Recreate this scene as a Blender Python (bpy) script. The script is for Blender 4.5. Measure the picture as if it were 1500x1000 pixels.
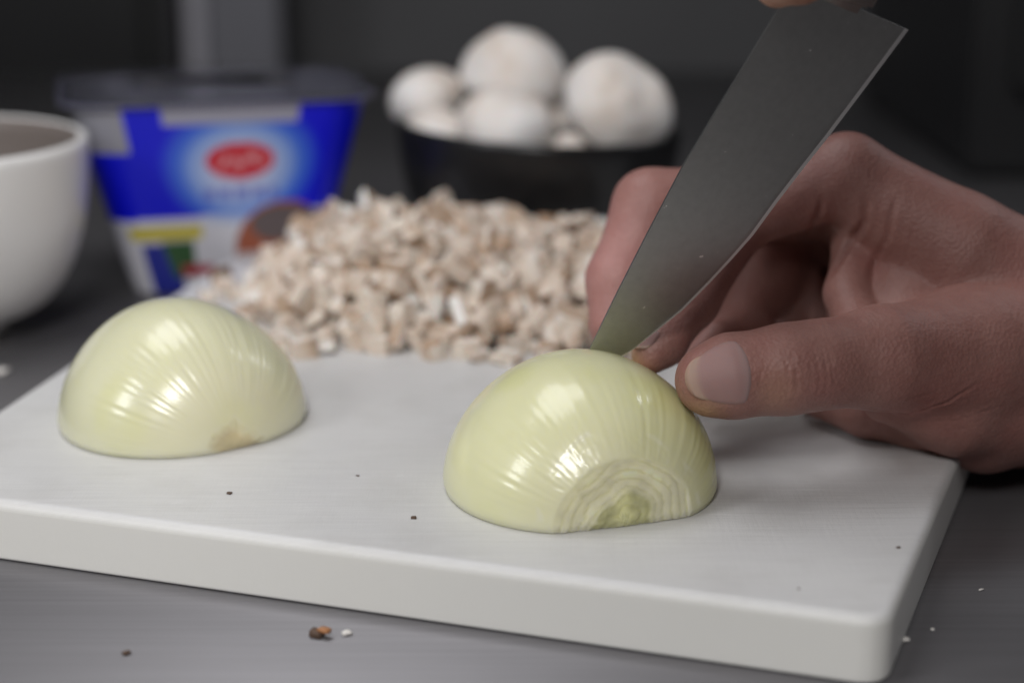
import bpy, bmesh, math, random
import numpy as np
from mathutils import Vector, Matrix, noise as mnoise
random.seed(7); rng = np.random.default_rng(7)
for o in list(bpy.data.objects): bpy.data.objects.remove(o)
scene = bpy.context.scene
C = scene.collection
CM = 0.01
# ---------------------------------------------------------------- camera, world, lamps
F = 2600.0; PITCH = math.atan(750/F); CH = 17.8          # focal length (px of a 1500 wide frame), pitch, height above board (cm)
SP, CP = math.sin(PITCH), math.cos(PITCH)
def at(px, py, t):                                        # design helper: pixel + depth (cm) -> point (cm)
    u = (px-750)/F; v = (py-500)/F
    return np.array([u*t, t*(CP - SP*v), CH - t*(SP + CP*v)])
def gp(px, py, z=0.0):                                    # the point at height z seen at a pixel
    v = (py-500)/F
    return at(px, py, (CH-z)/(SP + CP*v))
cd = bpy.data.cameras.new('camera'); cam = bpy.data.objects.new('camera', cd); C.objects.link(cam)
cam.location = (0, 0, CH*CM); cam.rotation_euler = (math.pi/2 - PITCH, 0, 0)
cd.sensor_width = 36; cd.lens = 36*F/1500; cd.clip_start = 0.01; cd.clip_end = 50
cd.dof.use_dof = True; cd.dof.focus_distance = 0.485; cd.dof.aperture_fstop = 5.2
scene.camera = cam
w = bpy.data.worlds.new("World"); scene.world = w; w.use_nodes = True
w.node_tree.nodes['Background'].inputs[0].default_value = (0.86, 0.87, 1.0, 1)
w.node_tree.nodes['Background'].inputs[1].default_value = 0.04
scene.view_settings.view_transform = 'Standard'; scene.view_settings.look = 'None'
scene.view_settings.exposure = 0.0; scene.view_settings.gamma = 1
def area(name, loc, target, sx, sy, power, col):
    l = bpy.data.lights.new(name, 'AREA'); l.shape = 'RECTANGLE'; l.size = sx; l.size_y = sy; l.energy = power; l.color = col
    o = bpy.data.objects.new(name, l); C.objects.link(o); o.location = loc
    o.rotation_euler = (Vector(target)-Vector(loc)).to_track_quat('-Z', 'Y').to_euler(); return o
area('front_window_light', (-0.10, -0.35, 0.75), (-0.04, 0.5, 0), 0.32, 0.30, 7.4, (1.0, 0.985, 0.97))
area('side_window_light', (-0.68, 0.05, 0.52), (-0.04, 0.47, 0), 0.20, 0.26, 1.8, (0.97, 0.98, 1.0))
area('ceiling_light', (-0.30, 0.66, 1.0), (-0.08, 0.55, 0), 0.62, 0.50, 4.2, (0.98, 0.98, 1.0))
area('rear_window_light', (0.85, 1.15, 0.75), (0.0, 0.7, 0), 0.12, 0.30, 0.9, (0.93, 0.95, 1.0))

# ---------------------------------------------------------------- helpers
def mat(name, col, rough=0.5, metal=0.0, **kw):
    m = bpy.data.materials.new(name); m.use_nodes = True
    b = m.node_tree.nodes['Principled BSDF']
    b.inputs['Base Color'].default_value = (*col, 1); b.inputs['Roughness'].default_value = rough; b.inputs['Metallic'].default_value = metal
    for k, v in kw.items():
        b.inputs[k.replace('_', ' ')].default_value = v
    return m
class NT:
    def __init__(s, m): s.t = m.node_tree; s.b = s.t.nodes['Principled BSDF']
    def n(s, ty, **kw):
        x = s.t.nodes.new(ty)
        for k, v in kw.items():
            if hasattr(x, k): setattr(x, k, v)
            else: x.inputs[k.replace('_', ' ')].default_value = v
        return x
    def l(s, a, b): s.t.links.new(a, b)
    def coord(s, scale=(1,1,1), kind='Object', rot=(0,0,0)):
        c = s.n('ShaderNodeTexCoord'); m = s.n('ShaderNodeMapping'); m.inputs['Scale'].default_value = scale; m.inputs['Rotation'].default_value = rot
        s.l(c.outputs[kind], m.inputs['Vector']); return m.outputs[0]
    def noise(s, scale, vec=None, detail=4, rough=0.55):
        x = s.n('ShaderNodeTexNoise'); x.inputs['Scale'].default_value = scale; x.inputs['Detail'].default_value = detail; x.inputs['Roughness'].default_value = rough
        if vec is not None: s.l(vec, x.inputs['Vector'])
        return x.outputs['Fac']
    def ramp(s, fac, stops):
        r = s.n('ShaderNodeValToRGB'); e = r.color_ramp.elements
        while len(e) < len(stops): e.new(0.5)
        for i, (p, c) in enumerate(stops):
            e[i].position = p; e[i].color = (*c, 1) if len(c) == 3 else c
        s.l(fac, r.inputs['Fac']); return r.outputs['Color']
    def mix(s, fac, a, b, mode='MIX'):
        x = s.n('ShaderNodeMix'); x.data_type = 'RGBA'; x.blend_type = mode
        for i, v in ((0, fac), (6, a), (7, b)):
            if hasattr(v, 'is_linked') or hasattr(v, 'links'): s.l(v, x.inputs[i])
            else: x.inputs[i].default_value = v if i == 0 else (*v, 1)
        return x.outputs[2]
    def bump(s, h, strength, dist=0.001, prev=None):
        x = s.n('ShaderNodeBump'); x.inputs['Strength'].default_value = strength; x.inputs['Distance'].default_value = dist
        s.l(h, x.inputs['Height'])
        if prev is not None: s.l(prev, x.inputs['Normal'])
        return x.outputs[0]
def link(name, me, m=None, parent=None, origin=(0, 0, 0), smooth=True):
    if m: me.materials.append(m)
    if smooth:
        me.polygons.foreach_set('use_smooth', [True]*len(me.polygons))
    o = bpy.data.objects.new(name, me); C.objects.link(o)
    if parent: o.parent = parent
    else: o.location = Vector(origin)*CM
    return o
def pydata(name, verts, faces, col=None, off=(0, 0, 0)):
    me = bpy.data.meshes.new(name)
    v = (np.asarray(verts, float) - np.asarray(off, float))*CM
    me.from_pydata(v.tolist(), [], [tuple(int(i) for i in f) for f in faces]); me.update()
    if col is not None:
        a = me.color_attributes.new('col', 'FLOAT_COLOR', 'POINT')
        c = np.ones((len(v), 4)); c[:, :3] = col; a.data.foreach_set('color', c.ravel())
    return me
def bmmesh(name, bm):
    me = bpy.data.meshes.new(name); bmesh.ops.recalc_face_normals(bm, faces=bm.faces); bm.to_mesh(me); bm.free(); return me
def grid_faces(n, m, wrap=False):
    f = []
    for i in range(n-1):
        for j in range(m if wrap else m-1):
            k = (j+1) % m
            f.append((i*m+j, i*m+k, (i+1)*m+k, (i+1)*m+j))
    return f
def empty(name, loc):
    o = bpy.data.objects.new(name, None); C.objects.link(o); o.location = Vector(loc)*CM; o.empty_display_size = 0.02; return o
def tag(o, label=None, cat=None, group=None, kind=None):
    for k, v in (('label', label), ('category', cat), ('group', group), ('kind', kind)):
        if v: o[k] = v
    return o
def smooth01(x, a, b):
    t = np.clip((x-a)/(b-a), 0, 1); return t*t*(3-2*t)
_LAT = rng.uniform(-1, 1, 4096)
def vnoise(Q):
    I = np.floor(Q).astype(np.int64); f = Q-I; f = f*f*(3-2*f); r = 0
    for dx in (0, 1):
        for dy in (0, 1):
            for dz in (0, 1):
                h = _LAT[((I[:, 0]+dx)*73856093 ^ (I[:, 1]+dy)*19349663 ^ (I[:, 2]+dz)*83492791) & 4095]
                r = r+h*(f[:, 0] if dx else 1-f[:, 0])*(f[:, 1] if dy else 1-f[:, 1])*(f[:, 2] if dz else 1-f[:, 2])
    return r
def fbm(P, s, oct=3, seed=0.0):
    P = np.asarray(P, float)*s*1.3+np.array([seed*1.7, -seed, 2*seed]); r = 0; a = 0.6
    for k in range(oct): r = r+a*vnoise(P+k*17.3); P = P*2.03; a *= 0.5
    return r
def lathe(prof, n=64, ang=None):
    v = []
    for r, z in prof:
        for j in range(n):
            a = 2*math.pi*j/n; v.append((r*math.cos(a), r*math.sin(a), z))
    return v, grid_faces(len(prof), n, True)
TZ = -1.78                                                 # table top height (cm)

# ---------------------------------------------------------------- materials of the setting
steel = mat('brushed_steel', (0.30, 0.29, 0.30), 0.36, 0.55); T = NT(steel)
v_ = T.coord((2, 120, 2)); n1 = T.noise(6, v_, 6)
T.l(T.ramp(n1, [(0.3, (0.155, 0.150, 0.156)), (0.7, (0.18, 0.175, 0.182))]), T.b.inputs['Base Color'])
n2 = T.noise(9, T.coord(), 5)
mr = T.n('ShaderNodeMapRange'); mr.inputs[3].default_value = 0.33; mr.inputs[4].default_value = 0.48; T.l(n2, mr.inputs[0]); T.l(mr.outputs[0], T.b.inputs['Roughness'])
T.l(T.bump(n1, 0.03, 0.0005), T.b.inputs['Normal'])

# ---------------------------------------------------------------- table and room
bm = bmesh.new()
bmesh.ops.create_cube(bm, size=1, matrix=Matrix.Translation((0.1, 0.70, TZ*CM-0.02)) @ Matrix.Diagonal((3.2, 1.60, 0.04, 1)))
bmesh.ops.bevel(bm, geom=bm.edges[:], offset=0.004, segments=3, affect='EDGES')
table = link('counter', bmmesh('counter', bm), steel); tag(table, kind='structure')
def wallbox(name, x0, x1, y0, y1, z0, z1, m):
    bm = bmesh.new()
    bmesh.ops.create_cube(bm, size=1, matrix=Matrix.Translation(((x0+x1)/2, (y0+y1)/2, (z0+z1)/2)) @ Matrix.Diagonal((x1-x0, y1-y0, z1-z0, 1)))
    bmesh.ops.bevel(bm, geom=bm.edges[:], offset=0.004, segments=2, affect='EDGES')
    return link(name, bmmesh(name, bm), m, smooth=False)
wm = mat('grey_wall_paint', (0.20, 0.20, 0.205), 0.6); T = NT(wm)
T.l(T.ramp(T.noise(1.6, T.coord(), 3), [(0.3, (0.10, 0.10, 0.105)), (0.7, (0.16, 0.16, 0.165))]), T.b.inputs['Base Color'])
tag(wallbox('wall', -2.5, 2.5, 2.0, 2.1, -0.9, 1.8, wm), kind='structure')
fm = mat('dark_floor_tile', (0.06, 0.06, 0.06), 0.5)
tag(wallbox('floor', -2.5, 2.5, -1.6, 2.0, -1.0, -0.9, fm), kind='structure')
dk = mat('black_enamel', (0.012, 0.012, 0.013), 0.45); T = NT(dk)
T.l(T.ramp(T.noise(3, T.coord(), 3), [(0.3, (0.008, 0.008, 0.009)), (0.7, (0.02, 0.02, 0.021))]), T.b.inputs['Base Color'])
def cab(x0, x1, y0, y1, z0, z1, m, label, cat, name):
    e = empty(name, ((x0+x1)*50, (y0+y1)*50, z0*100)); off = e.location
    def pc(n, a0, a1, b0, b1, c0, c1, mm):
        o = wallbox(n, a0-off.x, a1-off.x, b0-off.y, b1-off.y, c0-off.z, c1-off.z, mm); o.parent = e; return o
    pc('cabinet_body', x0, x1, y0, y1, z0, z1, m)
    pc('door', x0+0.02, x1-0.02, y0-0.02, y0, z0+0.05, z1-0.05, m)
    tag(e, label, cat); return e
cab(-1.25, -0.318, 1.66, 1.98, -0.9, 1.2, dk, 'tall black cabinet at far left behind the white bowl', 'cabinet', 'black_cabinet')
cab(0.42, 1.45, 1.60, 1.95, -0.9, 1.2, dk, 'tall black cabinet against the wall at far right', 'cabinet', 'black_cabinet')
cab(0.265, 0.75, 1.02, 1.35, TZ*CM+0.002, 0.46, dk, 'black kitchen appliance standing on the counter behind the hand', 'appliance', 'black_appliance')
pm = mat('light_steel_post', (0.50, 0.49, 0.54), 0.5, 0.1)
p = wallbox('steel_post', -0.314, -0.297, 1.72, 1.76, -0.9, 1.2, pm); pp = wallbox('wall_panel', -0.296, -0.225, 1.735, 1.76, -0.9, 1.2, mat('grey_steel_panel', (0.20, 0.20, 0.225), 0.5, 0.1)); tag(pp, 'mid grey wall panel just right of the pale post, behind the tub', 'panel')
tag(p, 'pale vertical steel post behind the blue tub', 'post')

# ---------------------------------------------------------------- cutting board
bd = mat('white_plastic_board', (0.70, 0.70, 0.70), 0.42); T = NT(bd)
v1 = T.coord((6, 110, 6), rot=(0, 0, math.radians(15))); s1 = T.noise(5, v1, 7, 0.7)
v2 = T.coord((90, 7, 6), rot=(0, 0, math.radians(-20))); s2 = T.noise(5, v2, 6, 0.7)
big = T.noise(14, T.coord(), 4)
c0 = T.ramp(big, [(0.3, (0.62, 0.615, 0.62)), (0.7, (0.70, 0.695, 0.69))])
c1 = T.mix(0.28, c0, T.ramp(s1, [(0.35, (0.46, 0.45, 0.46)), (0.6, (0.80, 0.80, 0.79))]), 'MULTIPLY')
st = T.n('ShaderNodeTexVoronoi'); st.inputs['Scale'].default_value = 60; T.l(T.coord(), st.inputs['Vector'])
sm = T.noise(38, T.coord(rot=(0, 0, 0.4)), 5, 0.6)
c1 = T.mix(0.45, c1, T.ramp(sm, [(0.34, (0.80, 0.79, 0.77)), (0.50, (1, 1, 1))]), 'MULTIPLY')
v3 = T.coord((14, 240, 6), rot=(0, 0, math.radians(-32))); s3 = T.noise(4, v3, 2, 0.5)
c1 = T.mix(0.5, c1, T.ramp(s3, [(0.70, (0, 0, 0)), (0.74, (0.25, 0.25, 0.25))]), 'ADD')
c2 = T.mix(0.35, c1, (0.70, 0.70, 0.69), 'MIX')
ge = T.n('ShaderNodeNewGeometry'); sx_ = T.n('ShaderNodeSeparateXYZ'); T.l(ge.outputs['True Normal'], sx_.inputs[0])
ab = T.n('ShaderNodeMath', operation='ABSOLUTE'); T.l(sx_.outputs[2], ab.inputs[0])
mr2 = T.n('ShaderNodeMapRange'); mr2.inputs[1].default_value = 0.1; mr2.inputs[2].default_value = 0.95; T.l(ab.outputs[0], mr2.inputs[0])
T.l(T.mix(mr2.outputs[0], (0.80, 0.79, 0.75), c2), T.b.inputs['Base Color'])  # sides painted lighter than the top, making up for weak front light
b1 = T.bump(s1, 0.32, 0.0006); T.l(T.bump(s2, 0.25, 0.0004, b1), T.b.inputs['Normal'])
T.b.inputs['Subsurface Weight'].default_value = 0.15; T.b.inputs['Subsurface Radius'].default_value = (1, 1, 0.9); T.b.inputs['Subsurface Scale'].default_value = 0.004
FR = gp(1303, 908); FLd = gp(0, 734)-FR; RC = gp(1396, 688); L0 = gp(0, 597); L1 = gp(330, 380)
def ext(a, b, s): return a+(b-a)*s
def isect(p, d, q, e):
    A = np.array([[d[0], -e[0]], [d[1], -e[1]]]); r = np.linalg.solve(A, (q-p)[:2]); return p+d*r[0]
FL = isect(FR, FLd, L0, L1-L0)
BL = ext(L0, L1, 1.35); BR = isect(FR, RC-FR, BL, -FLd)
bc = (FR+FL+BL+BR)/4
def board_mesh():
    cs = [FL, FR, BR, BL]; pts = []
    for i in range(4):
        c = cs[i]; a = cs[i-1]-c; b = cs[(i+1) % 4]-c; a /= np.linalg.norm(a); b /= np.linalg.norm(b); r = 0.85
        for k in range(13):
            s = k/12; pts.append(((1-s)**2*(c+a*r)+2*s*(1-s)*c+s*s*(c+b*r))[:2])
    pts = np.array(pts); n = len(pts)
    t = np.roll(pts, -1, 0)-np.roll(pts, 1, 0); t /= np.linalg.norm(t, axis=1)[:, None]; nrm = np.stack([t[:, 1], -t[:, 0]], 1)
    if np.mean(np.sum(nrm*(pts-pts.mean(0)), 1)) < 0: nrm = -nrm
    zb = TZ+0.02; prof = [(-0.3, zb)]+[(-0.10*(1-math.sin(q_)), zb+0.10*(1-math.cos(q_))) for q_ in np.linspace(0, math.pi/2, 5)]
    R1 = 0.30
    prof += [(-R1*(1-math.cos(q_))*1.0, -R1+R1*math.sin(q_)) for q_ in np.linspace(0, math.pi/2, 10)]+[(-R1-0.04, 0.0)]
    v = []
    for off, z in prof:
        for p_, m_ in zip(pts, nrm): v.append((p_[0]+m_[0]*off, p_[1]+m_[1]*off, z))
    f = grid_faces(len(prof), n, True)
    f += [tuple(range(n))[::-1], tuple((len(prof)-1)*n+i for i in range(n))]
    me = pydata('cutting_board', v, f, off=(bc[0], bc[1], 0))
    bm = bmesh.new(); bm.from_mesh(me); bmesh.ops.recalc_face_normals(bm, faces=bm.faces); bm.to_mesh(me); bm.free(); return me
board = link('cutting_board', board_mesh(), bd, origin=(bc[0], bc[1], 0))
wn = board.modifiers.new('wn', 'WEIGHTED_NORMAL'); wn.keep_sharp = False; wn.weight = 100
tag(board, 'white plastic cutting board with knife scratches lying on the steel counter', 'cutting board')

# ---------------------------------------------------------------- onion halves
on = mat('onion_flesh', (0.7, 0.7, 0.4), 0.2); T = NT(on)
ca = T.n('ShaderNodeAttribute'); ca.attribute_name = 'col'
fine = T.noise(35, T.coord(), 4)
T.l(T.mix(0.18, ca.outputs['Color'], T.ramp(fine, [(0.3, (0.75, 0.75, 0.6)), (0.7, (1, 1, 1))]), 'MULTIPLY'), T.b.inputs['Base Color'])
T.b.inputs['Subsurface Weight'].default_value = 0.55; T.b.inputs['Subsurface Radius'].default_value = (1.0, 0.95, 0.45); T.b.inputs['Subsurface Scale'].default_value = 0.010
T.b.inputs['Roughness'].default_value = 0.27; T.b.inputs['Coat Weight'].default_value = 0.35; T.b.inputs['Coat Roughness'].default_value = 0.12
T.l(T.bump(T.noise(160, T.coord(), 3), 0.12, 0.0004), T.b.inputs['Normal'])
def onion(center, adeg, A, B, H, cut, seed, rooty, kindcol, ribamp=0.0045, sidegreen=0.0, fineamp=0.0048):
    a = np.array([math.cos(math.radians(adeg)), math.sin(math.radians(adeg)), 0]); b = np.array([-a[1], a[0], 0]); up = np.array([0, 0, 1.0])
    NT_, NP = 230, 260
    th = np.linspace(0.0, math.pi, NT_)[:, None]; ph = np.linspace(0, math.pi, NP)[None, :]
    R = np.random.default_rng(seed)
    ribs = np.zeros((1, NP)); fineribs = np.zeros((1, NP))
    for k in range(7): fineribs = fineribs+np.cos(R.integers(50, 100)*ph+R.uniform(0, 6.28))/5
    for k in range(9):
        n = R.integers(14, 62); ribs = ribs + np.cos(n*ph+R.uniform(0, 6.28)+0.0*th)/9
    rib = ribs*np.ones_like(th)
    rootfade = np.exp(-((th-0.72)/0.42)**2)*1.5+0.22
    s = np.sin(th)
    prof = s**0.93
    prof = prof*(1+0.03*np.cos(th))                       # fuller towards the root
    ax = np.cos(th)
    low = 0.014*np.cos(3*ph+seed)*np.sin(th)+0.010*np.cos(5*ph+1.3*seed)*np.sin(1.3*th+0.4)+0.010*np.sin(2.3*th+2*ph)
    rad = prof*(1+low+(ribamp*rib*rootfade+fineamp*fineribs*np.exp(-((th-0.78)/0.38)**2))*np.minimum(1, s*3))
    X = A*ax*np.ones_like(ph); Yb = B*rad*np.cos(ph); Z = H*rad*np.sin(ph)
    rr = np.sqrt((Yb)**2+(Z)**2)
    base = np.array(kindcol)[None, None, :]*np.ones(X.shape+(1,))
    P3 = np.stack([X, Yb, Z], -1)
    nz = fbm(P3.reshape(-1, 3)[::1], 0.45, 2, seed).reshape(X.shape)
    nz2 = fbm(P3.reshape(-1, 3)[::1], 1.6, 3, seed+5).reshape(X.shape)
    green = np.array([0.70, 0.70, 0.25]); cream = np.array([0.80, 0.76, 0.56]); white = np.array([0.86, 0.84, 0.74])
    g = np.clip(smooth01(nz, 0.05, 0.55)*0.45+sidegreen*smooth01(Yb/B, 0.1, 0.95), 0, 1)[..., None]
    g = g*0.7; col = base*(1-g)+green*g
    vein = smooth01(rib, 0.1, 0.6)*smooth01(th, 2.6, 0.6)*0.22*(0.6+0.8*np.clip(nz2, -0.5, 0.5))
    col = col*(1-vein[..., None]*0.45)+green*0.95*vein[..., None]*0.45
    nearroot = smooth01(th, 1.0, 0.35)[..., None]*0.55*np.ones(X.shape+(1,))
    col = col*(1-nearroot)+cream*nearroot
    if cut is not None:
        # slice across the root end: flat face with the rings of the layers
        wob = 0.10*np.sin(3*ph+1)+0.05*np.sin(7*ph)+0.10*nz2
        lim = cut
        over = X-lim
        inside = smooth01(over, -0.04, 0.10)
        rc = rr/ (B)*3.9+wob
        ringph = rc/0.25
        fr = ringph-np.floor(ringph)
        step = -0.035*np.exp(-((fr-0.15)/0.13)**2)+0.018*np.sin(ringph*2.1)+0.03*nz2
        dome = 0.10*(1-(rc/2.1)**2)
        X = np.where(over > 0, lim+np.minimum(over, 0.01)+dome*inside+step*inside, X)
        rc_ = np.array([0.84, 0.80, 0.55]); gc = np.array([0.72, 0.70, 0.36])
        line = smooth01(np.abs(fr-0.12), 0.16, 0.05)
        ln = (line*np.clip(0.55+0.9*nz2, 0.1, 1))[..., None]*0.6; pc = rc_*(1-ln)+np.array([0.66, 0.64, 0.32])*ln
        core = smooth01(rc, 1.05, 0.75)[..., None]
        pc = pc*(1-core)+(gc*(0.9+0.35*nz2[..., None]))*core
        pc = pc*(1+0.25*nz2[..., None])
        col = col*(1-inside[..., None])+pc*inside[..., None]
        # second, peeled-back layer: a shallow step round the slice
        edge = lim-0.34+0.16*np.sin(2.2*ph+0.5)+0.05*np.sin(9*ph)
        peel = smooth01(X, edge-0.02, edge+0.03)*(1-inside)
        sh = 1-0.010*peel*smooth01(nz2, -0.3, 0.3)
        Yb = Yb*sh; Z = Z*sh
        rim = np.exp(-((X-edge)/0.05)**2)*(1-inside)
        rk = (rim*np.clip(nz2*1.2, 0, 0.35))[..., None]; col = col*(1-rk)+white*rk
    else:
        d = np.sqrt((rr/0.75)**2)
        d = d+0.5*nz2; rp = smooth01(d, 1.25, 0.55)*(th < 1)
        X = X-0.06*rp+0.03*rp*nz2
        tan = np.array([0.70, 0.58, 0.34])
        col = col*(1-rp[..., None]*0.85)+tan*(1+0.5*nz2[..., None])*rp[..., None]*0.85
        ring = np.exp(-((d-1.2)/0.08)**2)*(th < 1)*0.5
        col = col*(1-ring[..., None])+cream*ring[..., None]
    # low blemish and loose skin chip
    W = X[..., None]*a+Yb[..., None]*b+Z[..., None]*up
    V = W.reshape(-1, 3); V[:, 2] = np.maximum(V[:, 2], 0.0)
    for q, r_, c_ in rooty:
        dd = np.linalg.norm(V+center-q, axis=1)
        m_ = np.exp(-(dd/r_)**2)[:, None]
        cf = col.reshape(-1, 3); cf[:] = cf*(1-m_)+np.array(c_)*m_
    # small tuck under at the foot
    foot = np.exp(-(V[:, 2]/0.12)**2)*0.015
    V[:, :2] *= (1-foot)[:, None]
    faces = grid_faces(NT_, NP)
    n0 = len(V)
    # flat cut face underneath
    rim_i = [i*NP for i in range(NT_)]+[i*NP+NP-1 for i in range(NT_-1, -1, -1)]
    V2 = np.vstack([V, [[0, 0, 0.0]]]); c2 = np.vstack([np.clip(col.reshape(-1, 3), 0.02, 0.9), [[0.75, 0.75, 0.6]]])
    faces += [(n0, rim_i[k], rim_i[(k+1) % len(rim_i)]) for k in range(len(rim_i))]
    V2[:, 2] += 0.02
    return V2, faces, c2
oc1 = gp(848, 706); oc0 = gp(266, 611)
V, Fc, col = onion(oc1, -72, 3.95, 3.85, 3.72, 3.47, 3,
                   [(at(755, 646, 47.6), 0.16, (0.45, 0.33, 0.14)), (at(762, 640, 47.6), 0.08, (0.40, 0.25, 0.1))], (0.81, 0.80, 0.52), 0.0026, 0.9, 0.0026)
o1 = link('onion_half', pydata('onion_half', V, Fc, col), on, origin=oc1)
tag(o1, 'peeled half onion touched by the knife tip, sliced root end showing rings', 'onion', 'peeled onion halves lying cut face down')
V, Fc, col = onion(oc0, -55, 3.85, 3.85, 3.72, None, 8, [(at(325, 610, 50.5), 0.07, (0.5, 0.4, 0.2))], (0.74, 0.73, 0.52), 0.0050)
o0 = link('onion_half', pydata('onion_half', V, Fc, col), on, origin=oc0)
tag(o0, 'whole smooth half onion with tan root spot, in front of the white bowl', 'onion', 'peeled onion halves lying cut face down')

# ---------------------------------------------------------------- knife
blade_m = mat('satin_steel', (0.42, 0.42, 0.42), 0.45, 1.0); T = NT(blade_m)
va = T.coord((300, 4, 4)); gn = T.noise(6, va, 5)
T.l(T.bump(gn, 0.06, 0.0002), T.b.inputs['Normal'])
sp = T.noise(400, T.coord(), 2); T.l(T.ramp(sp, [(0.0, (0.36, 0.36, 0.35)), (0.745, (0.42, 0.42, 0.41)), (0.78, (0.8, 0.8, 0.77))]), T.b.inputs['Base Color'])
KT = at(857, 524, 50.4)                                     # tip
kx = at(1150, 0, 45.4)-KT; klen = np.linalg.norm(kx); kx /= klen      # spine direction
ky = at(1330, 45, 46.4)-KT; ky -= kx*np.dot(ky, kx); ky /= np.linalg.norm(ky)   # towards the cutting edge
kz = np.cross(kx, ky)
def kproj(px, py):                                        # blade-plane coordinates under a pixel
    d = at(px, py, 1.0)-np.array([0, 0, CH]); o_ = np.array([0, 0, CH])
    t = np.dot(KT-o_, kz)/np.dot(d, kz); p_ = o_+d*t-KT; return np.dot(p_, kx), np.dot(p_, ky)
edge_px = [(857, 528), (893, 531), (925, 514), (960, 486), (1000, 454), (1040, 414), (1072, 380), (1103, 345), (1142, 292), (1180, 243), (1215, 199), (1270, 126), (1331, 44), (1322, -3)]
spine_px = [(857, 524), (903, 430), (950, 338), (1000, 243), (1038, 180), (1082, 108), (1148, 0)]
E = [kproj(*p_) for p_ in edge_px]; S_ = [kproj(*p_) for p_ in spine_px]
xs = np.array(sorted(set(np.round(np.concatenate([np.linspace(0.0, 14.5, 60)]), 4))))
heel_x = E[12][0]; Ex = [e[0] for e in E[:13]]; Ey = [e[1] for e in E[:13]]
o_ = np.argsort(Ex); Ex = np.array(Ex)[o_]; Ey = np.array(Ey)[o_]
Sx = np.array([s[0] for s in S_]); Sy = np.array([s[1] for s in S_])
x0 = min(Ex); xs = np.linspace(max(x0, -0.2), heel_x, 90)
rows = []; NW = 20
for side in (1, -1):
    for x in xs:
        yt = np.interp(x, Sx, Sy); yb = np.interp(x, Ex, Ey)
        for j in range(NW):
            s = (j/(NW-2)*0.962 if j < NW-1 else 1.0); y = yt+(yb-yt)*s
            th_ = (0.040*(1-0.35*s) if s < 0.97 else 0.001)*min(1, (x-xs[0])/2+0.25)
            rows.append(KT+kx*x+ky*y+kz*th_*side)
n = len(xs)*NW; fs = grid_faces(len(xs), NW); fs2 = [tuple(n+i for i in f[::-1]) for f in fs]
bord = [(i*NW, (i+1)*NW, n+(i+1)*NW, n+i*NW) for i in range(len(xs)-1)]+[((i+1)*NW+NW-1, i*NW+NW-1, n+i*NW+NW-1, n+(i+1)*NW+NW-1) for i in range(len(xs)-1)]
l0 = (len(xs)-1)*NW
bord += [(l0+j+1, l0+j, n+l0+j, n+l0+j+1) for j in range(NW-1)]+[(j, j+1, n+j+1, n+j) for j in range(NW-1)]
knife = empty('kitchen_knife', KT)
RB = Matrix(((kx[0], ky[0], kz[0]), (kx[1], ky[1], kz[1]), (kx[2], ky[2], kz[2])))
def klocal(pts): return [tuple((np.array([np.dot(p_-KT, kx), np.dot(p_-KT, ky), np.dot(p_-KT, kz)]))) for p_ in pts]
knife.rotation_euler = RB.to_euler()
bl = link('blade', pydata('blade', klocal(rows), fs+fs2+bord), blade_m, knife)
bl.data.materials.append(mat('ground_edge_steel', (0.80, 0.80, 0.79), 0.55, 0.8))
for k_, p_ in enumerate(bl.data.polygons):
    if k_ < 2*len(fs) and (k_ % len(fs)) % (NW-1) == NW-2: p_.material_index = 1
bl.data.set_sharp_from_angle(angle=math.radians(25))
# bolster, heel and handle rising out of the picture
hx = heel_x; ytop = float(np.interp(hx, Sx, Sy))
def kbox(name, x0, x1, y0, y1, th, m, bev=0.15, seg=3):
    bm = bmesh.new(); bmesh.ops.create_cube(bm, size=1, matrix=Matrix.Translation(((x0+x1)/2*CM, (y0+y1)/2*CM, 0)) @ Matrix.Diagonal(((x1-x0)*CM, (y1-y0)*CM, th*CM, 1)))
    bmesh.ops.bevel(bm, geom=bm.edges[:], offset=bev*CM, segments=seg, affect='EDGES')
    return link(name, bmmesh(name, bm), m, knife)
kbox('bolster', hx-0.1, hx+1.6, ytop, ytop+2.2, 1.1, blade_m, 0.3)
hm = mat('black_handle', (0.015, 0.015, 0.015), 0.4)
kbox('handle', hx+1.5, hx+13, ytop-0.1, ytop+2.4, 1.9, hm, 0.6, 4)
for k in range(3):
    bm = bmesh.new(); bmesh.ops.create_cone(bm, cap_ends=True, segments=20, radius1=0.0035, radius2=0.0035, depth=0.0194, matrix=Matrix.Translation(((hx+3.5+3.6*k)*CM, (ytop+1.15)*CM, 0)))
    link('rivet', bmmesh('rivet', bm), blade_m, knife, smooth=False)
tag(knife, 'broad steel kitchen knife held point down on the right onion half', 'knife')

# ---------------------------------------------------------------- hands
skin = mat('skin', (0.45, 0.26, 0.2), 0.5); T = NT(skin)
ca = T.n('ShaderNodeAttribute'); ca.attribute_name = 'col'
mot = T.noise(120, T.coord(), 5, 0.65); mot2 = T.noise(500, T.coord(), 3)
c = T.mix(0.5, ca.outputs['Color'], T.ramp(mot, [(0.3, (0.74, 0.58, 0.56)), (0.7, (1.0, 1.0, 0.98))]), 'MULTIPLY')
c = T.mix(0.3, c, T.ramp(mot2, [(0.3, (0.8, 0.75, 0.72)), (0.7, (1.0, 1.0, 1.0))]), 'MULTIPLY')
T.l(c, T.b.inputs['Base Color'])
T.b.inputs['Subsurface Weight'].default_value = 0.15; T.b.inputs['Subsurface Radius'].default_value = (1.0, 0.35, 0.2); T.b.inputs['Subsurface Scale'].default_value = 0.004
T.b.inputs['Roughness'].default_value = 0.52
vo = T.n('ShaderNodeTexVoronoi'); vo.inputs['Scale'].default_value = 900; T.l(T.coord((1, 1.0, 1)), vo.inputs['Vector'])
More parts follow.
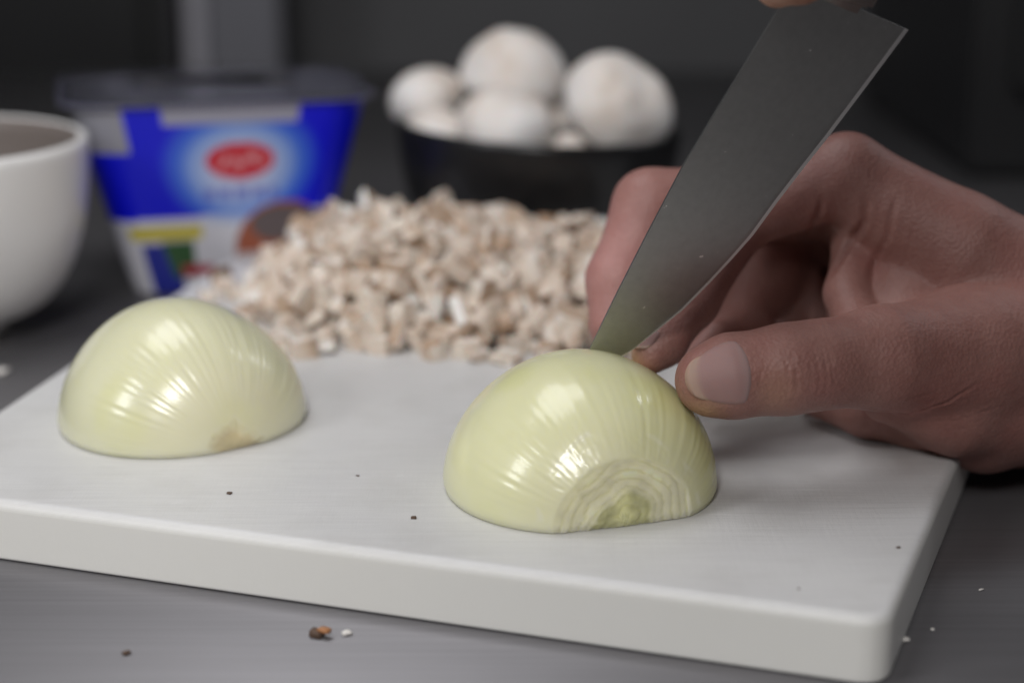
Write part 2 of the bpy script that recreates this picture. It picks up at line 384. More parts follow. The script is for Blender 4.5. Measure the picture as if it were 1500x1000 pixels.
b1 = T.bump(vo.outputs['Distance'], 0.35, 0.0004); b2 = T.bump(T.noise(200, T.coord(), 6, 0.65), 0.32, 0.0007, b1)
T.l(b2, T.b.inputs['Normal'])
nailm = mat('fingernail', (0.50, 0.33, 0.29), 0.6); T = NT(nailm)
ca = T.n('ShaderNodeAttribute'); ca.attribute_name = 'col'; T.l(ca.outputs['Color'], T.b.inputs['Base Color'])
T.b.inputs['Coat Weight'].default_value = 0.0; T.b.inputs['Subsurface Weight'].default_value = 0.2; T.b.inputs['Subsurface Scale'].default_value = 0.002

def segdist(P, a, b, ra, rb):
    ab = b-a; t = np.clip(((P-a)@ab)/max(np.dot(ab, ab), 1e-9), 0, 1)
    d = np.linalg.norm(P-(a+t[:, None]*ab), axis=1)
    return d-(ra+(rb-ra)*t)
class Hand:
    def __init__(s, K=0.13): s.segs = []; s.cr = []; s.K = K
    def chain(s, pts):
        J = [(at(x, y, t), r*t/F) for x, y, t, r in pts]
        for (a, ra), (b, rb) in zip(J[:-1], J[1:]): s.segs.append((a, b, ra, rb))
        return J
    def crease(s, pts, width=0.07, depth=0.05):           # polyline of (px, py, t)
        s.cr.append(([at(*p_) for p_ in pts], width, depth))
    def f(s, P):
        D = np.stack([segdist(P, *g) for g in s.segs]); m = D.min(0)
        d = m-s.K*np.log(np.exp(-(D-m)/s.K).sum(0))
        return d
    def project(s):
        # lay every crease on the skin, along the line of sight it was measured on
        out = []
        for pts, w_, dp in s.cr:
            d = []
            wob = rng.uniform(-1, 1, 3)*3
            for a, b in zip(pts[:-1], pts[1:]):
                for k in range(22): d.append(a+(b-a)*k/22+0.010*np.array([math.sin(k*0.9+wob[0])+math.sin(k*0.37+wob[1]), 0, math.sin(k*0.7+wob[2])]))
            d.append(pts[-1]); d = np.array(d); o_ = np.array([0, 0, CH]); r = d-o_; r /= np.linalg.norm(r, axis=1)[:, None]
            q_ = o_+r*40.0
            for _ in range(60): q_ = q_+r*(s.f(q_)*0.8)[:, None]
            out.append((q_, w_, dp))
        s.cr = out
    def detail(s, P):
        c = np.zeros(len(P))
        for pts, w_, dp in s.cr:
            near_ = np.nonzero(np.linalg.norm(P-pts.mean(0), axis=1) < 3.5)[0]; Q = P[near_]
            dd = np.linalg.norm(Q[:, None, :]-pts[None], axis=2); i_ = dd.argmin(1); dm = dd.min(1)
            wt = np.sin(np.pi*(i_+0.6)/(len(pts)+0.2))**0.7
            c[near_] += dp*wt*(np.exp(-(dm/w_)**2)-0.35*np.exp(-((dm-2.0*w_)/(1.1*w_))**2))
        return c
    def grad(s, P, e=0.01):
        g = np.stack([(s.f(P+np.eye(3)[i]*e)-s.f(P-np.eye(3)[i]*e))/(2*e) for i in range(3)], 1)
        return g/np.maximum(np.linalg.norm(g, axis=1), 1e-6)[:, None]
    def build(s, name, parent, origin, voxel=0.09, colf=None):
        bm = bmesh.new()
        for a, b, ra, rb in s.segs:
            L = np.linalg.norm(b-a); n_ = max(2, int(L/(0.22*min(ra, rb)))+1)
            for k in range(n_):
                t = k/(n_-1); c_ = a+(b-a)*t
                bmesh.ops.create_icosphere(bm, subdivisions=3, radius=ra+(rb-ra)*t, matrix=Matrix.Translation(tuple(c_)))
        me = bpy.data.meshes.new('tmp'); bm.to_mesh(me); bm.free()
        o = bpy.data.objects.new('tmp', me); C.objects.link(o)
        m = o.modifiers.new('r', 'REMESH'); m.mode = 'VOXEL'; m.voxel_size = voxel
        dg = bpy.context.evaluated_depsgraph_get(); ev = bpy.data.meshes.new_from_object(o.evaluated_get(dg))
        bpy.data.objects.remove(o)
        n_ = len(ev.vertices); P = np.empty(n_*3); ev.vertices.foreach_get('co', P); P = P.reshape(-1, 3)
        faces = [tuple(p_.vertices) for p_ in ev.polygons]; bpy.data.meshes.remove(ev)
        for _ in range(3):
            P = P-s.grad(P)*s.f(P)[:, None]*0.9
        s.project(); N = s.grad(P); c_ = s.detail(P); P = P-N*c_[:, None]
        col = colf(P, N, c_) if colf else None
        me = pydata(name, P, faces, col, off=origin)
        return link(name, me, skin, parent)
person = empty('person', at(1250, 450, 53))
po = np.array(person.location)*100
tag(person, 'cook in bare hands, one pinching the onion half, one holding the knife above', 'person')
H = Hand(0.15)
th_ = H.chain([(1040, 557, 48.7, 51), (1070, 551, 48.7, 59), (1150, 541, 48.9, 63), (1200, 534, 49.2, 62), (1290, 524, 50.0, 74), (1420, 520, 52.0, 98), (1580, 510, 54.5, 140)])
ix = H.chain([(952, 521, 51.3, 26), (968, 502, 51.6, 34), (1012, 440, 52.6, 39), (1083, 318, 54.0, 47), (1240, 256, 53.4, 58), (1400, 370, 53.6, 88), (1580, 490, 54.5, 130)])
md = H.chain([(898, 478, 55.0, 36), (906, 410, 55.4, 45), (952, 302, 56.0, 52), (1235, 290, 57.0, 60), (1400, 400, 56.5, 90), (1580, 500, 55.5, 130)])
rg = H.chain([(1035, 534, 55.4, 26), (1082, 480, 56.4, 37), (1112, 405, 57.6, 60), (1160, 350, 58.5, 50), (1290, 350, 59.0, 60), (1440, 430, 58.0, 90), (1580, 520, 56.5, 125)])
pk = H.chain([(1192, 588, 55.0, 22), (1270, 600, 53.8, 38), (1350, 606, 53.4, 52), (1440, 612, 53.6, 76), (1580, 540, 56.5, 130)])
H.chain([(1430, 615, 55.3, 70), (1580, 575, 55.5, 112)])      # heel of the palm
H.chain([(1300, 580, 51.8, 40), (1400, 590, 52.2, 74), (1480, 585, 53.2, 92)])      # ball of the thumb
H.chain([(1580, 505, 55.5, 165), (1720, 500, 56, 150), (2000, 480, 58, 165)])      # wrist and forearm
H.chain([(1150, 400, 58.6, 52), (1200, 470, 58.4, 60), (1300, 480, 57.6, 80)])      # curled palm seen in the hollow
H.chain([(1262, 285, 54.2, 48), (1256, 350, 54.2, 34), (1240, 430, 53.2, 30), (1262, 500, 51.6, 40)])    # fold of the web
H.chain([(1340, 320, 54.3, 62), (1335, 400, 54.2, 66), (1320, 490, 52.8, 62)])
H.chain([(1290, 320, 55.4, 60), (1280, 400, 55.8, 60), (1270, 480, 54.6, 60)])
H.chain([(1012, 527, 54.4, 20), (1050, 494, 55.0, 22), (1100, 482, 56.2, 34)])
# creases: thumb joint, thenar, web
for i_, (x_, d_) in enumerate([(1152, .028), (1163, .045), (1173, .02), (1196, .02), (1208, .035), (1217, .018), (1234, .014)]):
    H.crease([(x_-14, 486+i_*3, 48), (x_, 522, 48), (x_+4, 560, 48), (x_-4, 592, 48)], 0.03, d_*0.8)
H.crease([(1108, 524, 47.8), (1116, 560, 47.6), (1104, 592, 47.9)], 0.03, 0.022)
H.crease([(1262, 596, 50.2), (1330, 606, 50.3), (1390, 588, 50.2), (1440, 556, 50.2)], 0.06, 0.05)
H.crease([(1290, 590, 49.2), (1350, 580, 49.8), (1400, 562, 50.0)], 0.035, 0.025)
H.crease([(1330, 618, 50.6), (1400, 616, 50.8), (1480, 590, 50.9)], 0.04, 0.02)
H.crease([(1205, 285, 52.6), (1200, 312, 52.8), (1182, 345, 53)], 0.10, 0.06)
H.crease([(1268, 290, 52.6), (1266, 325, 52.6), (1240, 365, 52.6), (1215, 410, 52.6)], 0.11, 0.09)
H.crease([(1312, 290, 52.6), (1300, 345, 52.4), (1270, 410, 52.0)], 0.09, 0.05)
H.crease([(1340, 330, 52.6), (1320, 400, 52.4)], 0.05, 0.02)
H.crease([(885, 340, 54.6), (905, 352, 54.6), (930, 352, 54.6)], 0.03, 0.02)
def handcol(P, N, cr):
    base = np.array([0.33, 0.170, 0.145]); red = np.array([0.35, 0.14, 0.12]); c = np.ones((len(P), 3))*base
    nz = fbm(P, 0.55, 3, 2.0); c = c*(1-0.3*smooth01(nz, 0, 0.6)[:, None])+red*0.3*smooth01(nz, 0, 0.6)[:, None]
    def spot(q, r, colr, k):
        nonlocal c
        m_ = (np.exp(-(np.linalg.norm(P-q, axis=1)/r)**2)*k)[:, None]; c = c*(1-m_)+np.array(colr)*m_
    spot(at(900, 400, 54.5), 2.6, (0.56, 0.29, 0.27), 0.8)  # lit middle finger: its brightness partly painted in as paler pink
    spot(at(930, 525, 51.3), 0.45, (0.62, 0.42, 0.24), 0.7)
    spot(at(1030, 610, 48.0), 0.5, (0.58, 0.38, 0.20), 0.6)
    spot(at(1350, 600, 50.0), 1.3, (0.50, 0.19, 0.16), 0.5)
    spot(at(1135, 570, 48.0), 0.6, (0.47, 0.27, 0.17), 0.5)
    spot(at(1190, 560, 48.2), 0.5, (0.46, 0.20, 0.18), 0.5)
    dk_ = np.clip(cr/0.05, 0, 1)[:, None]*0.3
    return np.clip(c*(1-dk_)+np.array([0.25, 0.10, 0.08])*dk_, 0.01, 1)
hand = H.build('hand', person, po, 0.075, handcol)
hand['label'] = 'bare hand with thumb in front pinching the onion'
def nail(Hd, parent, a, b, ctr_s, half_len, view, half_ang, par_off, name='fingernail', free=0.18):
    ax = (a-b)/np.linalg.norm(a-b)                        # towards the tip
    n0 = view-ax*np.dot(view, ax); n0 /= np.linalg.norm(n0); n1 = np.cross(ax, n0)
    NU, NV = 22, 22; P = []; UV = []
    for i in range(NU):
        u = -1+2*i/(NU-1)
        for j in range(NV):
            v = -1+2*j/(NV-1)
            # rounded outline
            uu = u*(1-0.16*v*v-0.22*v**4) if u > 0 else u*(1-0.30*v*v)
            p0 = a+ax*(ctr_s+uu*half_len); an = v*half_ang*(1-0.05*u-0.16*max(u, 0)**3-0.10*max(-u, 0)**3)
            P.append((p0, n0*math.cos(an)+n1*math.sin(an))); UV.append((u, v))
    pos = np.array([p_+d*1.6 for p_, d in P]); dirs = np.array([d for _, d in P])
    for _ in range(30): pos = pos-dirs*Hd.f(pos)[:, None]*0.7
    UV = np.array(UV); N = Hd.grad(pos)
    edge = np.maximum(np.abs(UV[:, 1]), -UV[:, 0])
    lift = 0.030*(1-smooth01(edge, 0.82, 1.0))-0.018*smooth01(edge, 0.9, 1.0)+free*0.12*smooth01(UV[:, 0], 0.75, 1.0)
    pos = pos+N*lift[:, None]+ax*(free*0.6*smooth01(UV[:, 0], 0.8, 1.0))[:, None]
    bot = pos-N*0.03
    pink = np.array([0.34, 0.195, 0.180]); pale = np.array([0.45, 0.31, 0.23]); white = np.array([0.38, 0.28, 0.27])
    m1 = 0.8*smooth01(UV[:, 0]+0.10*UV[:, 1]**2, 0.62, 0.92)[:, None]; m2 = smooth01(UV[:, 0], -0.55, -0.85)[:, None]*0.4
    c_ = pink*(1-m1)+pale*m1; c_ = c_*(1-m2)+white*m2
    fs = grid_faces(NU, NV); n_ = NU*NV
    rim = [i for i in range(NV)]+[i*NV+NV-1 for i in range(1, NU)]+[(NU-1)*NV+j for j in range(NV-2, -1, -1)]+[i*NV for i in range(NU-2, 0, -1)]
    allf = fs+[tuple(n_+i for i in f[::-1]) for f in fs]+[(rim[k], rim[(k+1) % len(rim)], n_+rim[(k+1) % len(rim)], n_+rim[k]) for k in range(len(rim))]
    me = pydata(name, np.vstack([pos, bot]), allf, np.vstack([c_, c_]), off=par_off)
    bm = bmesh.new(); bm.from_mesh(me); bmesh.ops.recalc_face_normals(bm, faces=bm.faces); bm.to_mesh(me); bm.free()
    return link(name, me, nailm, parent)
cam_p = np.array([0, 0, CH])
nail(H, hand, th_[0][0], th_[2][0], -0.12, 0.80, (cam_p-th_[0][0])/50+np.array([0.0, 0, 0.12]), 0.80, po)
nail(H, hand, ix[0][0], ix[1][0], -0.10, 0.34, np.array([-0.6, -0.5, 0.6]), 0.7, po, free=0.05)

# the other hand, closed round the knife above the picture: pinches the blade at the heel
def kp(x, y, z): return KT+kx*x+ky*y+kz*z
class KH(Hand):
    def kchain(s, pts):
        J = [(kp(x, y, z), r) for x, y, z, r in pts]
        for (a, ra), (b, rb) in zip(J[:-1], J[1:]): s.segs.append((a, b, ra, rb))
        return J
G = KH(0.11); near = 1.0 if np.dot(kz, cam_p-KT) > 0 else -1.0
q = near
G.kchain([(hx-0.16, -0.55, 0.35*q, 0.60), (hx+0.5, -0.55, 1.1*q, 0.75), (hx+1.5, -0.7, 1.6*q, 0.85), (hx+4.5, -1.6, 2.4*q, 1.1), (hx+8.5, -2.2, 2.6*q, 1.7)])       # index along the blade
G.kchain([(hx-0.6, 1.2, -0.9*q, 0.75), (hx+1.2, 0.6, -1.5*q, 0.9), (hx+4, -0.6, -1.9*q, 1.1), (hx+8.5, -2.2, -0.6*q, 1.8)])     # thumb on the far side
for k in range(3):
    x_ = hx+3.0+1.75*k
    G.kchain([(x_, 3.0, -1.3*q, 0.7), (x_-0.1, 3.5, 0.4*q, 0.78), (x_, 2.0, 2.0*q, 0.85), (x_+0.8, -0.9, 2.5*q, 0.95), (hx+8.8, -2.0, 2.3*q, 1.5)])
G.kchain([(hx+7, -2.2, 1.2*q, 1.9), (hx+8.5, -2.4, 1.6*q, 2.4)])
for a_, b_, ra_, rb_ in ((kp(hx+8.5, -2.4, 1.6*q), np.array([9.0, 36, 24.5]), 2.4, 2.7), (np.array([9.0, 36, 24.5]), np.array([5.0, 26, 28]), 2.7, 3.4), (np.array([5.0, 26, 28]), np.array([1.0, 12, 33]), 3.4, 4.2)):
    G.segs.append((a_, b_, ra_, rb_))  # unseen forearm, routed to block lamp light from the lower hand
def h2col(P, N, cr):
    c = np.ones((len(P), 3))*np.array([0.50, 0.28, 0.20]); return c
hand2 = G.build('hand', person, po, 0.14, h2col); hand2['label'] = 'hand gripping the knife, only a fingertip in view'

# ---------------------------------------------------------------- chopped mushrooms
mm = mat('mushroom_flesh', (0.6, 0.5, 0.4), 0.6); T = NT(mm)
gi = T.n('ShaderNodeNewGeometry'); 
base = T.ramp(gi.outputs['Random Per Island'], [(0.0, (0.13, 0.07, 0.04)), (0.27, (0.36, 0.23, 0.14)), (0.45, (0.62, 0.50, 0.40)), (0.85, (0.82, 0.79, 0.75))])
nn = T.noise(45, T.coord(), 3, 0.5)
c = T.mix(0.8, base, T.ramp(nn, [(0.34, (0.22, 0.13, 0.08)), (0.42, (0.86, 0.76, 0.66)), (0.52, (1, 1, 1))]), 'MULTIPLY')
T.l(c, T.b.inputs['Base Color']); T.l(T.bump(nn, 0.4, 0.0012), T.b.inputs['Normal'])
T.b.inputs['Subsurface Weight'].default_value = 0.2; T.b.inputs['Subsurface Scale'].default_value = 0.002
def chunk_verts(seed):
    R = random.Random(seed); bm = bmesh.new(); bmesh.ops.create_cube(bm, size=1)
    bmesh.ops.subdivide_edges(bm, edges=bm.edges[:], cuts=2, use_grid_fill=True)
    sx, sy, sz = R.uniform(0.7, 1.25), R.uniform(0.6, 0.95), R.uniform(0.42, 0.75)
    bend = R.uniform(-0.5, 0.5); tap = R.uniform(-0.35, 0.35); sh = R.uniform(-0.3, 0.3)
    for v in bm.verts:
        p_ = v.co.copy(); l = max(abs(p_.x), abs(p_.y), abs(p_.z))*2; r = p_.length
        p_ = p_*(1-0.24*(r*2-l)/max(r*2, 1e-6)*1.6)
        x, y, z = p_.x, p_.y, p_.z
        y *= 1+tap*x*1.5; z = z*(1-tap*x)+bend*(x*x-0.1)+sh*y
        nzv = mnoise.noise_vector(Vector((x, y, z))*2.6+Vector((seed*3.1, 0, 0)))
        v.co = Vector((x*sx, y*sy, z*sz))+nzv*0.09
    me = bmmesh('mushroom_piece', bm); vs = np.array([v.co[:] for v in me.vertices]); fs = [tuple(p_.vertices) for p_ in me.polygons]; bpy.data.meshes.remove(me)
    return vs, fs
variants = [chunk_verts(s) for s in range(18)]
meshes = []
for vs, fs in variants:
    me = pydata('mushroom_piece', vs, fs); me.materials.append(mm); me.polygons.foreach_set('use_smooth', [True]*len(me.polygons)); me.set_sharp_from_angle(angle=math.radians(32)); meshes.append(me)
def heap(x, y):
    top = np.interp(x, [-10.4, -9.8, -8.9, -7.4, -5.6, -2, 0, 3, 6, 8], [0, 0.6, 1.5, 2.25, 2.6, 2.35, 2.1, 1.75, 1.5, 0])
    yf = np.interp(x, [-11.4, -9.5, -7.5, -5.5, 8], [67.5, 64.2, 61.8, 60.4, 60.2])+0.35*math.sin(x*1.9)
    k = min((y-yf)/4.6, (73.6-y)/2.6)
    if k <= 0: return 0
    k = min(1, k); return max(0, top*math.sin(k*math.pi/2)**0.9*(1+0.09*math.sin(x*2.3+y)+0.07*math.sin(y*2.1-x)))
spots = []; tries = 0
while tries < 16000:
    tries += 1
    x = random.uniform(-12.5, 8.5); y = random.uniform(59.6, 73.6); h = heap(x, y)
    if h < 0.12:
        if random.random() > 0.012 or not (-12 < x < 7): continue
        z = 0.25
    else: z = h+random.uniform(-0.1, 0.3)+0.12
    if y > 70.8 and z < 2.0: continue
    if all((x-a)**2+(y-b)**2+(z-c_)**2 > 0.68**2 for a, b, c_ in spots): spots.append((x, y, max(z, 0.25)))
spots.sort(key=lambda s: s[1]-1.6*s[2])
# loose pieces seen ahead of the heap
extra = [gp(742, 532), gp(305, 440), gp(345, 437), gp(386, 505), gp(330, 425), gp(700, 528), gp(800, 522), gp(470, 515)]
sel = [(p_[0], p_[1], 0.22) for p_ in extra]+spots[:300-len(extra)]
rest = spots[300-len(extra):]
for i, (x, y, z) in enumerate(sel):
    o = bpy.data.objects.new('mushroom_piece', random.choice(meshes)); C.objects.link(o)
    o.location = (x*CM, y*CM, z*CM); s = random.uniform(0.75, 1.3) if i >= 8 else random.uniform(0.8, 1.0); o.scale = (s, s, s)
    if z <= 0.25: o.rotation_euler = (random.uniform(-.2, .2), random.uniform(-.2, .2), random.uniform(0, 6.28))
    else: o.rotation_euler = (random.uniform(0, 6.28), random.uniform(0, 6.28), random.uniform(0, 6.28))
    lab = 'small cream and brown diced mushroom piece in the heap on the white board'
    if i in (0, 5, 6): lab = 'loose diced mushroom piece on the board between heap and knife onion'
    elif i < 8: lab = 'stray diced mushroom piece on the board left of the heap, behind the left onion'
    tag(o, lab, 'mushroom piece', 'diced mushroom pieces heaped on the board')
AV = []; AF = []
def addstuff(x, y, z, s):
    vs, fs = random.choice(variants); M = Matrix.Rotation(random.uniform(0, 6.28), 3, random.choice('XYZ')) @ Matrix.Rotation(random.uniform(0, 6.28), 3, random.choice('XYZ'))
    n_ = sum(len(a) for a in AV); AV.append((vs*s)@np.array(M).T+np.array([x, y, z])); AF.extend([tuple(n_+i for i in f) for f in fs])
for x, y, z in rest: addstuff(x, y, z, random.uniform(0.8, 1.2))
lay = 0
for k in range(9000):
    x = random.uniform(-10.5, 8); y = random.uniform(60.5, 74); h = heap(x, y)
    if h < 0.45 or lay > 900: continue
    z = h-random.uniform(0.45, 1.3)
    if z < 0.2: continue
    addstuff(x, y, z, random.uniform(0.8, 1.15)); lay += 1
hs = link('mushroom_heap', pydata('mushroom_heap', np.vstack(AV), AF), mm)
tag(hs, 'inner and rear pieces of the heap of diced mushrooms on the board', 'mushroom pieces', 'diced mushroom pieces heaped on the board', 'stuff')

# ---------------------------------------------------------------- bowls
def bowl(name, x, y, prof_o, wall, m, label, tilt=0.0, inner_m=None):
    prof = list(prof_o)
    inner = [(max(r-wall, 0.001), max(z+wall*(1.0 if r > 1 else 1.0), wall)) for r, z in prof_o][::-1]
    inner = [(r, z) for r, z in inner if z < prof_o[-1][1]]
    rimz = prof_o[-1][1]; R_ = prof_o[-1][0]
    full = [(0.001, prof_o[0][1])]+prof+[(R_-wall*0.15, rimz+wall*0.35), (R_-wall*0.5, rimz+wall*0.5), (R_-wall*0.85, rimz+wall*0.35)]+inner+[(0.001, inner[-1][1])]
    v, f = lathe(full, 96)
    o = link(name, pydata(name, v, f), m, origin=(x, y, TZ+0.01)); o.rotation_euler = (0, tilt, 0)
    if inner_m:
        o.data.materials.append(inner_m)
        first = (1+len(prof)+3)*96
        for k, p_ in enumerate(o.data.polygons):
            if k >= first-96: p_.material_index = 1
    tag(o, label, 'bowl'); return o
ceram = mat('white_glazed_ceramic', (0.84, 0.83, 0.82), 0.25); T = NT(ceram)
T.l(T.ramp(T.noise(8, T.coord(), 3), [(0.3, (0.82, 0.81, 0.80)), (0.7, (0.88, 0.87, 0.86))]), T.b.inputs['Base Color'])
wx = at(-112, 212, 70.0)
RW, HW = 6.35, wx[2]-TZ
pw = [(2.6, 0.0), (2.7, 0.35), (3.1, 0.8)]+[(3.1+(RW-3.1)*math.sin(a)**0.9, 0.8+(HW-0.8)*(1-math.cos(a))) for a in np.linspace(0.12, math.pi/2, 26)]
wb = bowl('white_bowl', wx[0], wx[1], pw, 0.45, ceram, 'white ceramic bowl at the left edge, cropped by the frame', 0.0, mat('taupe_inside', (0.20, 0.17, 0.155), 0.4))  # inner faces of the bowl set to a darker, even taupe
blackm = mat('black_glaze', (0.012, 0.012, 0.013), 0.28)
bx = at(781, 184, 81.0); RB_, HB = 6.45, bx[2]-TZ
pb = [(2.4, 0.0), (2.5, 0.3), (2.9, 0.6)]+[(2.9+(RB_-2.9)*math.sin(a)**0.95, 0.6+(HB-0.6)*(1-math.cos(a))) for a in np.linspace(0.12, math.pi/2, 24)]
bb = bowl('black_bowl', bx[0], bx[1], pb, 0.35, blackm, 'black bowl full of whole white mushrooms behind the diced heap', math.radians(2.5))

# ---------------------------------------------------------------- whole mushrooms
capm = mat('mushroom_skin', (0.74, 0.66, 0.60), 0.5); T = NT(capm)
cn = T.noise(28, T.coord(), 4, 0.5)
T.l(T.ramp(cn, [(0.30, (0.54, 0.44, 0.36)), (0.44, (0.74, 0.68, 0.63)), (0.65, (0.82, 0.80, 0.79))]), T.b.inputs['Base Color'])
T.l(T.bump(cn, 0.2, 0.001), T.b.inputs['Normal']); T.b.inputs['Subsurface Weight'].default_value = 0.15; T.b.inputs['Subsurface Scale'].default_value = 0.004
gillm = mat('mushroom_gill', (0.30, 0.20, 0.15), 0.7)
def mushroom(px, py, t, rpx, dirv, label, hgt=0.72, seed=0):
    R = rpx*t/F; c0_ = at(px, py, t); e = empty('whole_mushroom', c0_)
    d = Vector(dirv).normalized(); e.rotation_mode = 'QUATERNION'; e.rotation_quaternion = d.to_track_quat('Z', 'Y')
    prof = [(0.001, hgt*R)]+[(R*math.sin(a)**0.85, hgt*R*math.cos(a)) for a in np.linspace(0.12, math.pi/2, 18)]+[(R*0.985, -0.12*R), (R*0.93, -0.22*R), (R*0.84, -0.25*R), (R*0.76, -0.18*R)]
    v, f = lathe(prof, 48); v = np.array(v)
    nz = fbm(v, 0.35, 2, seed*1.7+1); v *= (1+0.16*nz)[:, None]; v -= 0
    link('cap', pydata('cap', v-np.array([0, 0, 0.25*R]), f), capm, e)
    v, f = lathe([(0.80*R, -0.42*R), (0.55*R, -0.36*R), (0.001, -0.34*R)], 48); link('gills', pydata('gills', v, f), gillm, e)
    v, f = lathe([(0.42*R, -0.34*R), (0.36*R, -0.6*R), (0.40*R, -0.9*R), (0.30*R, -1.0*R), (0.001, -1.0*R)], 32); link('stem', pydata('stem', v, f), capm, e)
    return tag(e, label, 'mushroom', 'whole white mushrooms in the black bowl')
mushroom(622, 134, 82.0, 56, (-0.25, -0.15, 1), 'brownish white mushroom leftmost in the black bowl', 0.82, 1)
mushroom(758, 98, 82.5, 80, (0.15, -0.10, 1), 'white mushroom on top of the pile in the black bowl', 0.86, 2)
mushroom(740, 172, 78.5, 72, (0.05, -0.45, 1), 'white mushroom at the front centre of the black bowl', 0.78, 3)
mushroom(914, 148, 79.5, 84, (0.55, -0.55, 0.75), 'largest brightest white mushroom, rightmost in the black bowl', 0.88, 4)
mushroom(630, 186, 79.3, 44, (-0.2, -0.5, 0.8), 'white mushroom low at the left rim, beneath the brownish one', 0.6, 5)
mushroom(835, 222, 78.6, 30, (0.1, -0.8, 0.5), 'small brownish mushroom half hidden at the front rim, between two big caps', 0.7, 6)
mushroom(800, 180, 84.0, 70, (0.1, 0.5, 0.8), 'mushroom buried in the middle of the bowl under the others', 0.7, 7)

# ---------------------------------------------------------------- dairy tub
printm = mat('printed_plastic', (0.5, 0.5, 0.5), 0.35); T = NT(printm)
ca = T.n('ShaderNodeAttribute'); ca.attribute_name = 'col'; T.l(ca.outputs['Color'], T.b.inputs['Base Color'])
tc = at(312, 128, 79.0); tub = empty('dairy_tub', (tc[0], tc[1]+0.0, TZ)); tub.rotation_euler = (0, 0, math.radians(14))
TH = 8.55
def rrect(hw, hd, r, n=24):                               # outline, starts at the middle of the front face
    pts = []
    for cx, cy, a0 in ((hw-r, -hd+r, -90), (hw-r, hd-r, 0), (-hw+r, hd-r, 90), (-hw+r, -hd+r, 180)):
        for k in range(n+1):
            a = math.radians(a0+90*k/n); pts.append((cx+r*math.cos(a), cy+r*math.sin(a)))
    return np.array(pts)
def resample(pts, step):
    out = []
    L = len(pts)
    for i in range(L):
        a, b = pts[i], pts[(i+1) % L]; d = np.linalg.norm(b-a); k = max(1, int(d/step))
        for j in range(k): out.append(a+(b-a)*j/k)
    return np.array(out)
outl = resample(rrect(6.3, 4.9, 1.9), 0.09); NJ = len(outl); NI = 90
Vt = []; Ct = []
blue = np.array([0.001, 0.004, 0.70]); white = np.array([0.70, 0.70, 0.76]); lb = np.array([0.10, 0.30, 0.78])
for i in range(NI):
    z = TH*i/(NI-1); k = 0.63+0.37*(z/TH)**0.95
    for j in range(NJ):
        x, y = outl[j]; Vt.append((x*k, y*k, z))
        front = y < -2.9
        u = x/ (6.3) ; vv = z/TH                             # u: -1..1 across
        c_ = blue.copy()
        if vv < 0.42+0.02*u: c_ = white.copy()
        if front and abs(x) < 6.0:
            du = (u-0.12)/0.62; dv = (vv-0.66)/0.34; d = math.hypot(du, dv)
            halo = 1-min(1, max(0, (d-0.55)/0.45)); 
            if vv > 0.36: 
                c_ = c_*(1-halo)+lb*halo
                core = 1-min(1, max(0, (d-0.35)/0.4)); c_ = c_*(1-core)+np.array([0.52, 0.58, 0.80])*core
            # red badge with a pale word on it
            er = math.hypot((u-0.12)/0.26, (vv-0.70)/0.095)
            if er < 1.0: c_ = np.array([0.62, 0.03, 0.05])
            if er < 0.75 and abs((vv-0.70)-0.02*math.sin(u*40)) < 0.022 and (int((u+2)*28) % 3): c_ = np.array([0.72, 0.35, 0.38])
            if abs(vv-0.53) < 0.03 and abs(u-0.12) < 0.30 and (int((u+2)*22) % 3): c_ = np.array([0.16, 0.2, 0.62])
            # pale strip hanging from the top
            if vv > 0.89 and -0.42 < u < 0.52: c_ = np.array([0.36, 0.36, 0.44])
            # lower white field: yellow strip, blue and green patch, red mark, brown food picture
            if 0.30 < vv < 0.37 and -0.86 < u < -0.22: c_ = np.array([0.62, 0.52, 0.02])
            if vv < 0.27 and -0.78 < u < -0.45: c_ = np.array([0.01, 0.02, 0.30])
            if 0.08 < vv < 0.29 and -0.60+0.3*(0.29-vv) < u < -0.30: c_ = np.array([0.03, 0.10, 0.03])
            if 0.10 < vv < 0.15 and -0.45 < u < -0.14: c_ = np.array([0.42, 0.03, 0.06])
            if math.hypot((u-0.50)/0.42, (vv-0.22)/0.26) < 1: c_ = np.array([0.36, 0.10, 0.05])
            if math.hypot((u-0.52)/0.30, (vv-0.36)/0.10) < 1: c_ = np.array([0.13, 0.10, 0.10])
        elif not front:
            if math.hypot((y+2.0)/1.3, (vv-0.60)/0.12) < 1: c_ = np.array([0.06, 0.09, 0.45])
        if (not front or x < -4.3) and vv > 0.76: c_ = np.array([0.32, 0.32, 0.36])
        Ct.append(c_)
nb = len(Vt); Vt.append((0, 0, 0.0)); Ct.append(white)
ff = grid_faces(NI, NJ, True)+[(nb, (j+1) % NJ, j) for j in range(NJ)]
link('tub_body', pydata('tub_body', Vt, ff, np.array(Ct)), printm, tub)
clear = mat('clear_plastic', (0.86, 0.86, 0.94), 0.12, 0.0, Transmission_Weight=1.0, IOR=1.25)
rimm = mat('pale_rim', (0.17, 0.17, 0.24), 0.3)
def ring_mesh(name, outs):                                # closed ring through outlines (scale, z)
    base_o = resample(rrect(6.3, 4.9, 1.9), 0.4); v = []
    for s, z in outs:
        for x, y in base_o: v.append((x*s, y*s, z))
    return pydata(name, v, grid_faces(len(outs), len(base_o), True))
link('rim', ring_mesh('rim', [(1.0, TH-0.02), (1.06, TH-0.04), (1.07, TH+0.01), (1.06, TH+0.06), (0.99, TH+0.06), (0.98, TH+0.02), (1.0, TH-0.02)]), rimm, tub)
lid = link('lid', ring_mesh('lid', [(1.065, TH+0.07), (1.0, TH+0.12), (0.9, TH+0.10), (0.6, TH+0.20), (0.02, TH+0.24)]), clear, tub); md_ = lid.modifiers.new('s', 'SOLIDIFY'); md_.thickness = 0.0003
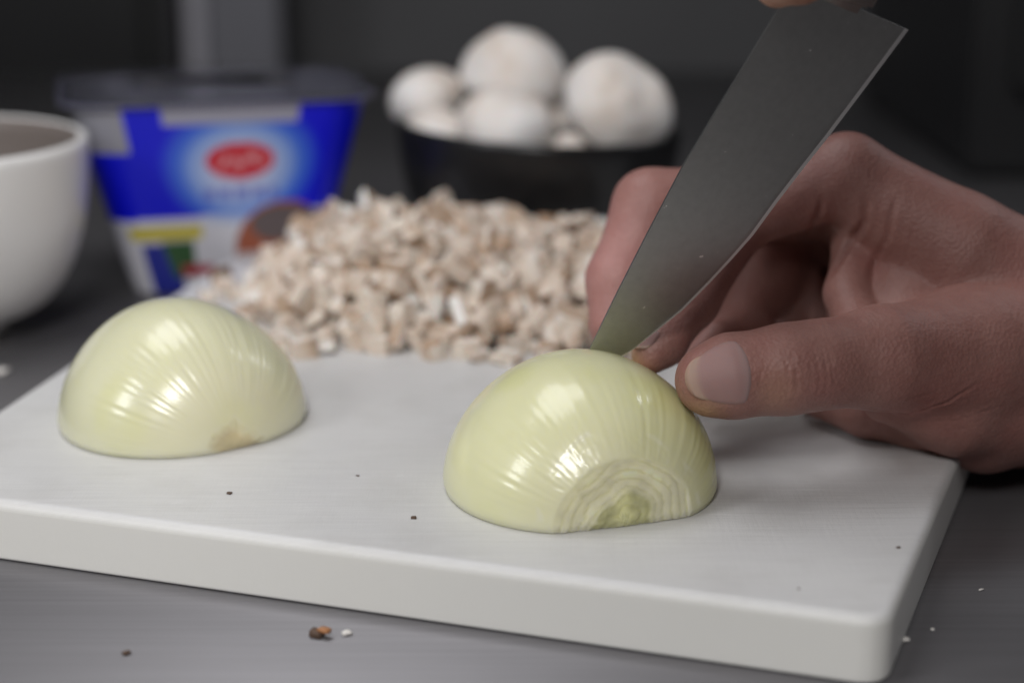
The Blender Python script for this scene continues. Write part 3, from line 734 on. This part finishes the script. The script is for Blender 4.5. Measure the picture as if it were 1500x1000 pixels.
creamm = mat('foil_seal', (0.13, 0.13, 0.17), 0.3, 0.2)
link('contents', ring_mesh('contents', [(0.93, TH-1.3), (0.5, TH-1.25), (0.001, TH-1.2)]), creamm, tub)
tag(tub, 'blue and white printed dairy tub with clear lid and red badge', 'tub')

# ---------------------------------------------------------------- crumbs and scraps
crm = mat('dark_crumb', (0.10, 0.06, 0.04), 0.7); wcm = mat('white_scrap', (0.75, 0.72, 0.68), 0.5); ocm = mat('orange_brown_scrap', (0.38, 0.17, 0.07), 0.6)
def scrap(px, py, z, size, m, label, name='crumb', flat=0.5):
    vs, fs = variants[int(px) % 18]; s = size/0.8; p_ = gp(px, py, z)
    o = link(name, pydata(name, vs*s*np.array([1, 1, flat])+np.array([0, 0, size*0.22]), fs), m, origin=p_); o.rotation_euler = (0, 0, px*0.7)
    tag(o, label, 'crumb')
T0 = TZ+0.01
scrap(464, 931, T0, 0.34, crm, 'dark brown skin scrap on the steel in front of the board', 'skin_scrap', 0.7)
scrap(475, 926, T0+0.12, 0.30, ocm, 'orange brown flake lying on the dark scrap before the board', 'skin_flake', 0.5)
scrap(508, 929, T0, 0.24, wcm, 'tiny white scrap right of the brown scrap before the board', 'mushroom_scrap')
scrap(185, 957, T0, 0.16, crm, 'dark speck on the steel counter at lower left')
scrap(1324, 938, T0, 0.22, wcm, 'pale scrap on the counter beside the board end', 'mushroom_scrap')
scrap(1366, 922, T0, 0.10, wcm, 'tiny pale speck right of the pale scrap beside the board')
scrap(1437, 864, T0, 0.10, wcm, 'tiny pale speck on the dark counter below the wrist')
scrap(2, 546, T0, 0.40, wcm, 'white scrap on the counter at the left frame edge', 'mushroom_scrap')
scrap(336, 723, 0, 0.12, crm, 'dark speck on the board below the left onion')
scrap(524, 697, 0, 0.07, crm, 'dark speck on the board between the onion halves')
scrap(606, 759, 0, 0.13, crm, 'dark speck on the board left of the sliced onion')
scrap(1316, 802, 0, 0.08, crm, 'dark speck near the right end of the board')
scrap(1045, 462, 0, 0.50, wcm, 'white mushroom bit glimpsed between finger and thumb', 'mushroom_scrap', 0.9)
scrap(1170, 862, 0, 0.05, crm, 'faint speck near the front edge of the board')
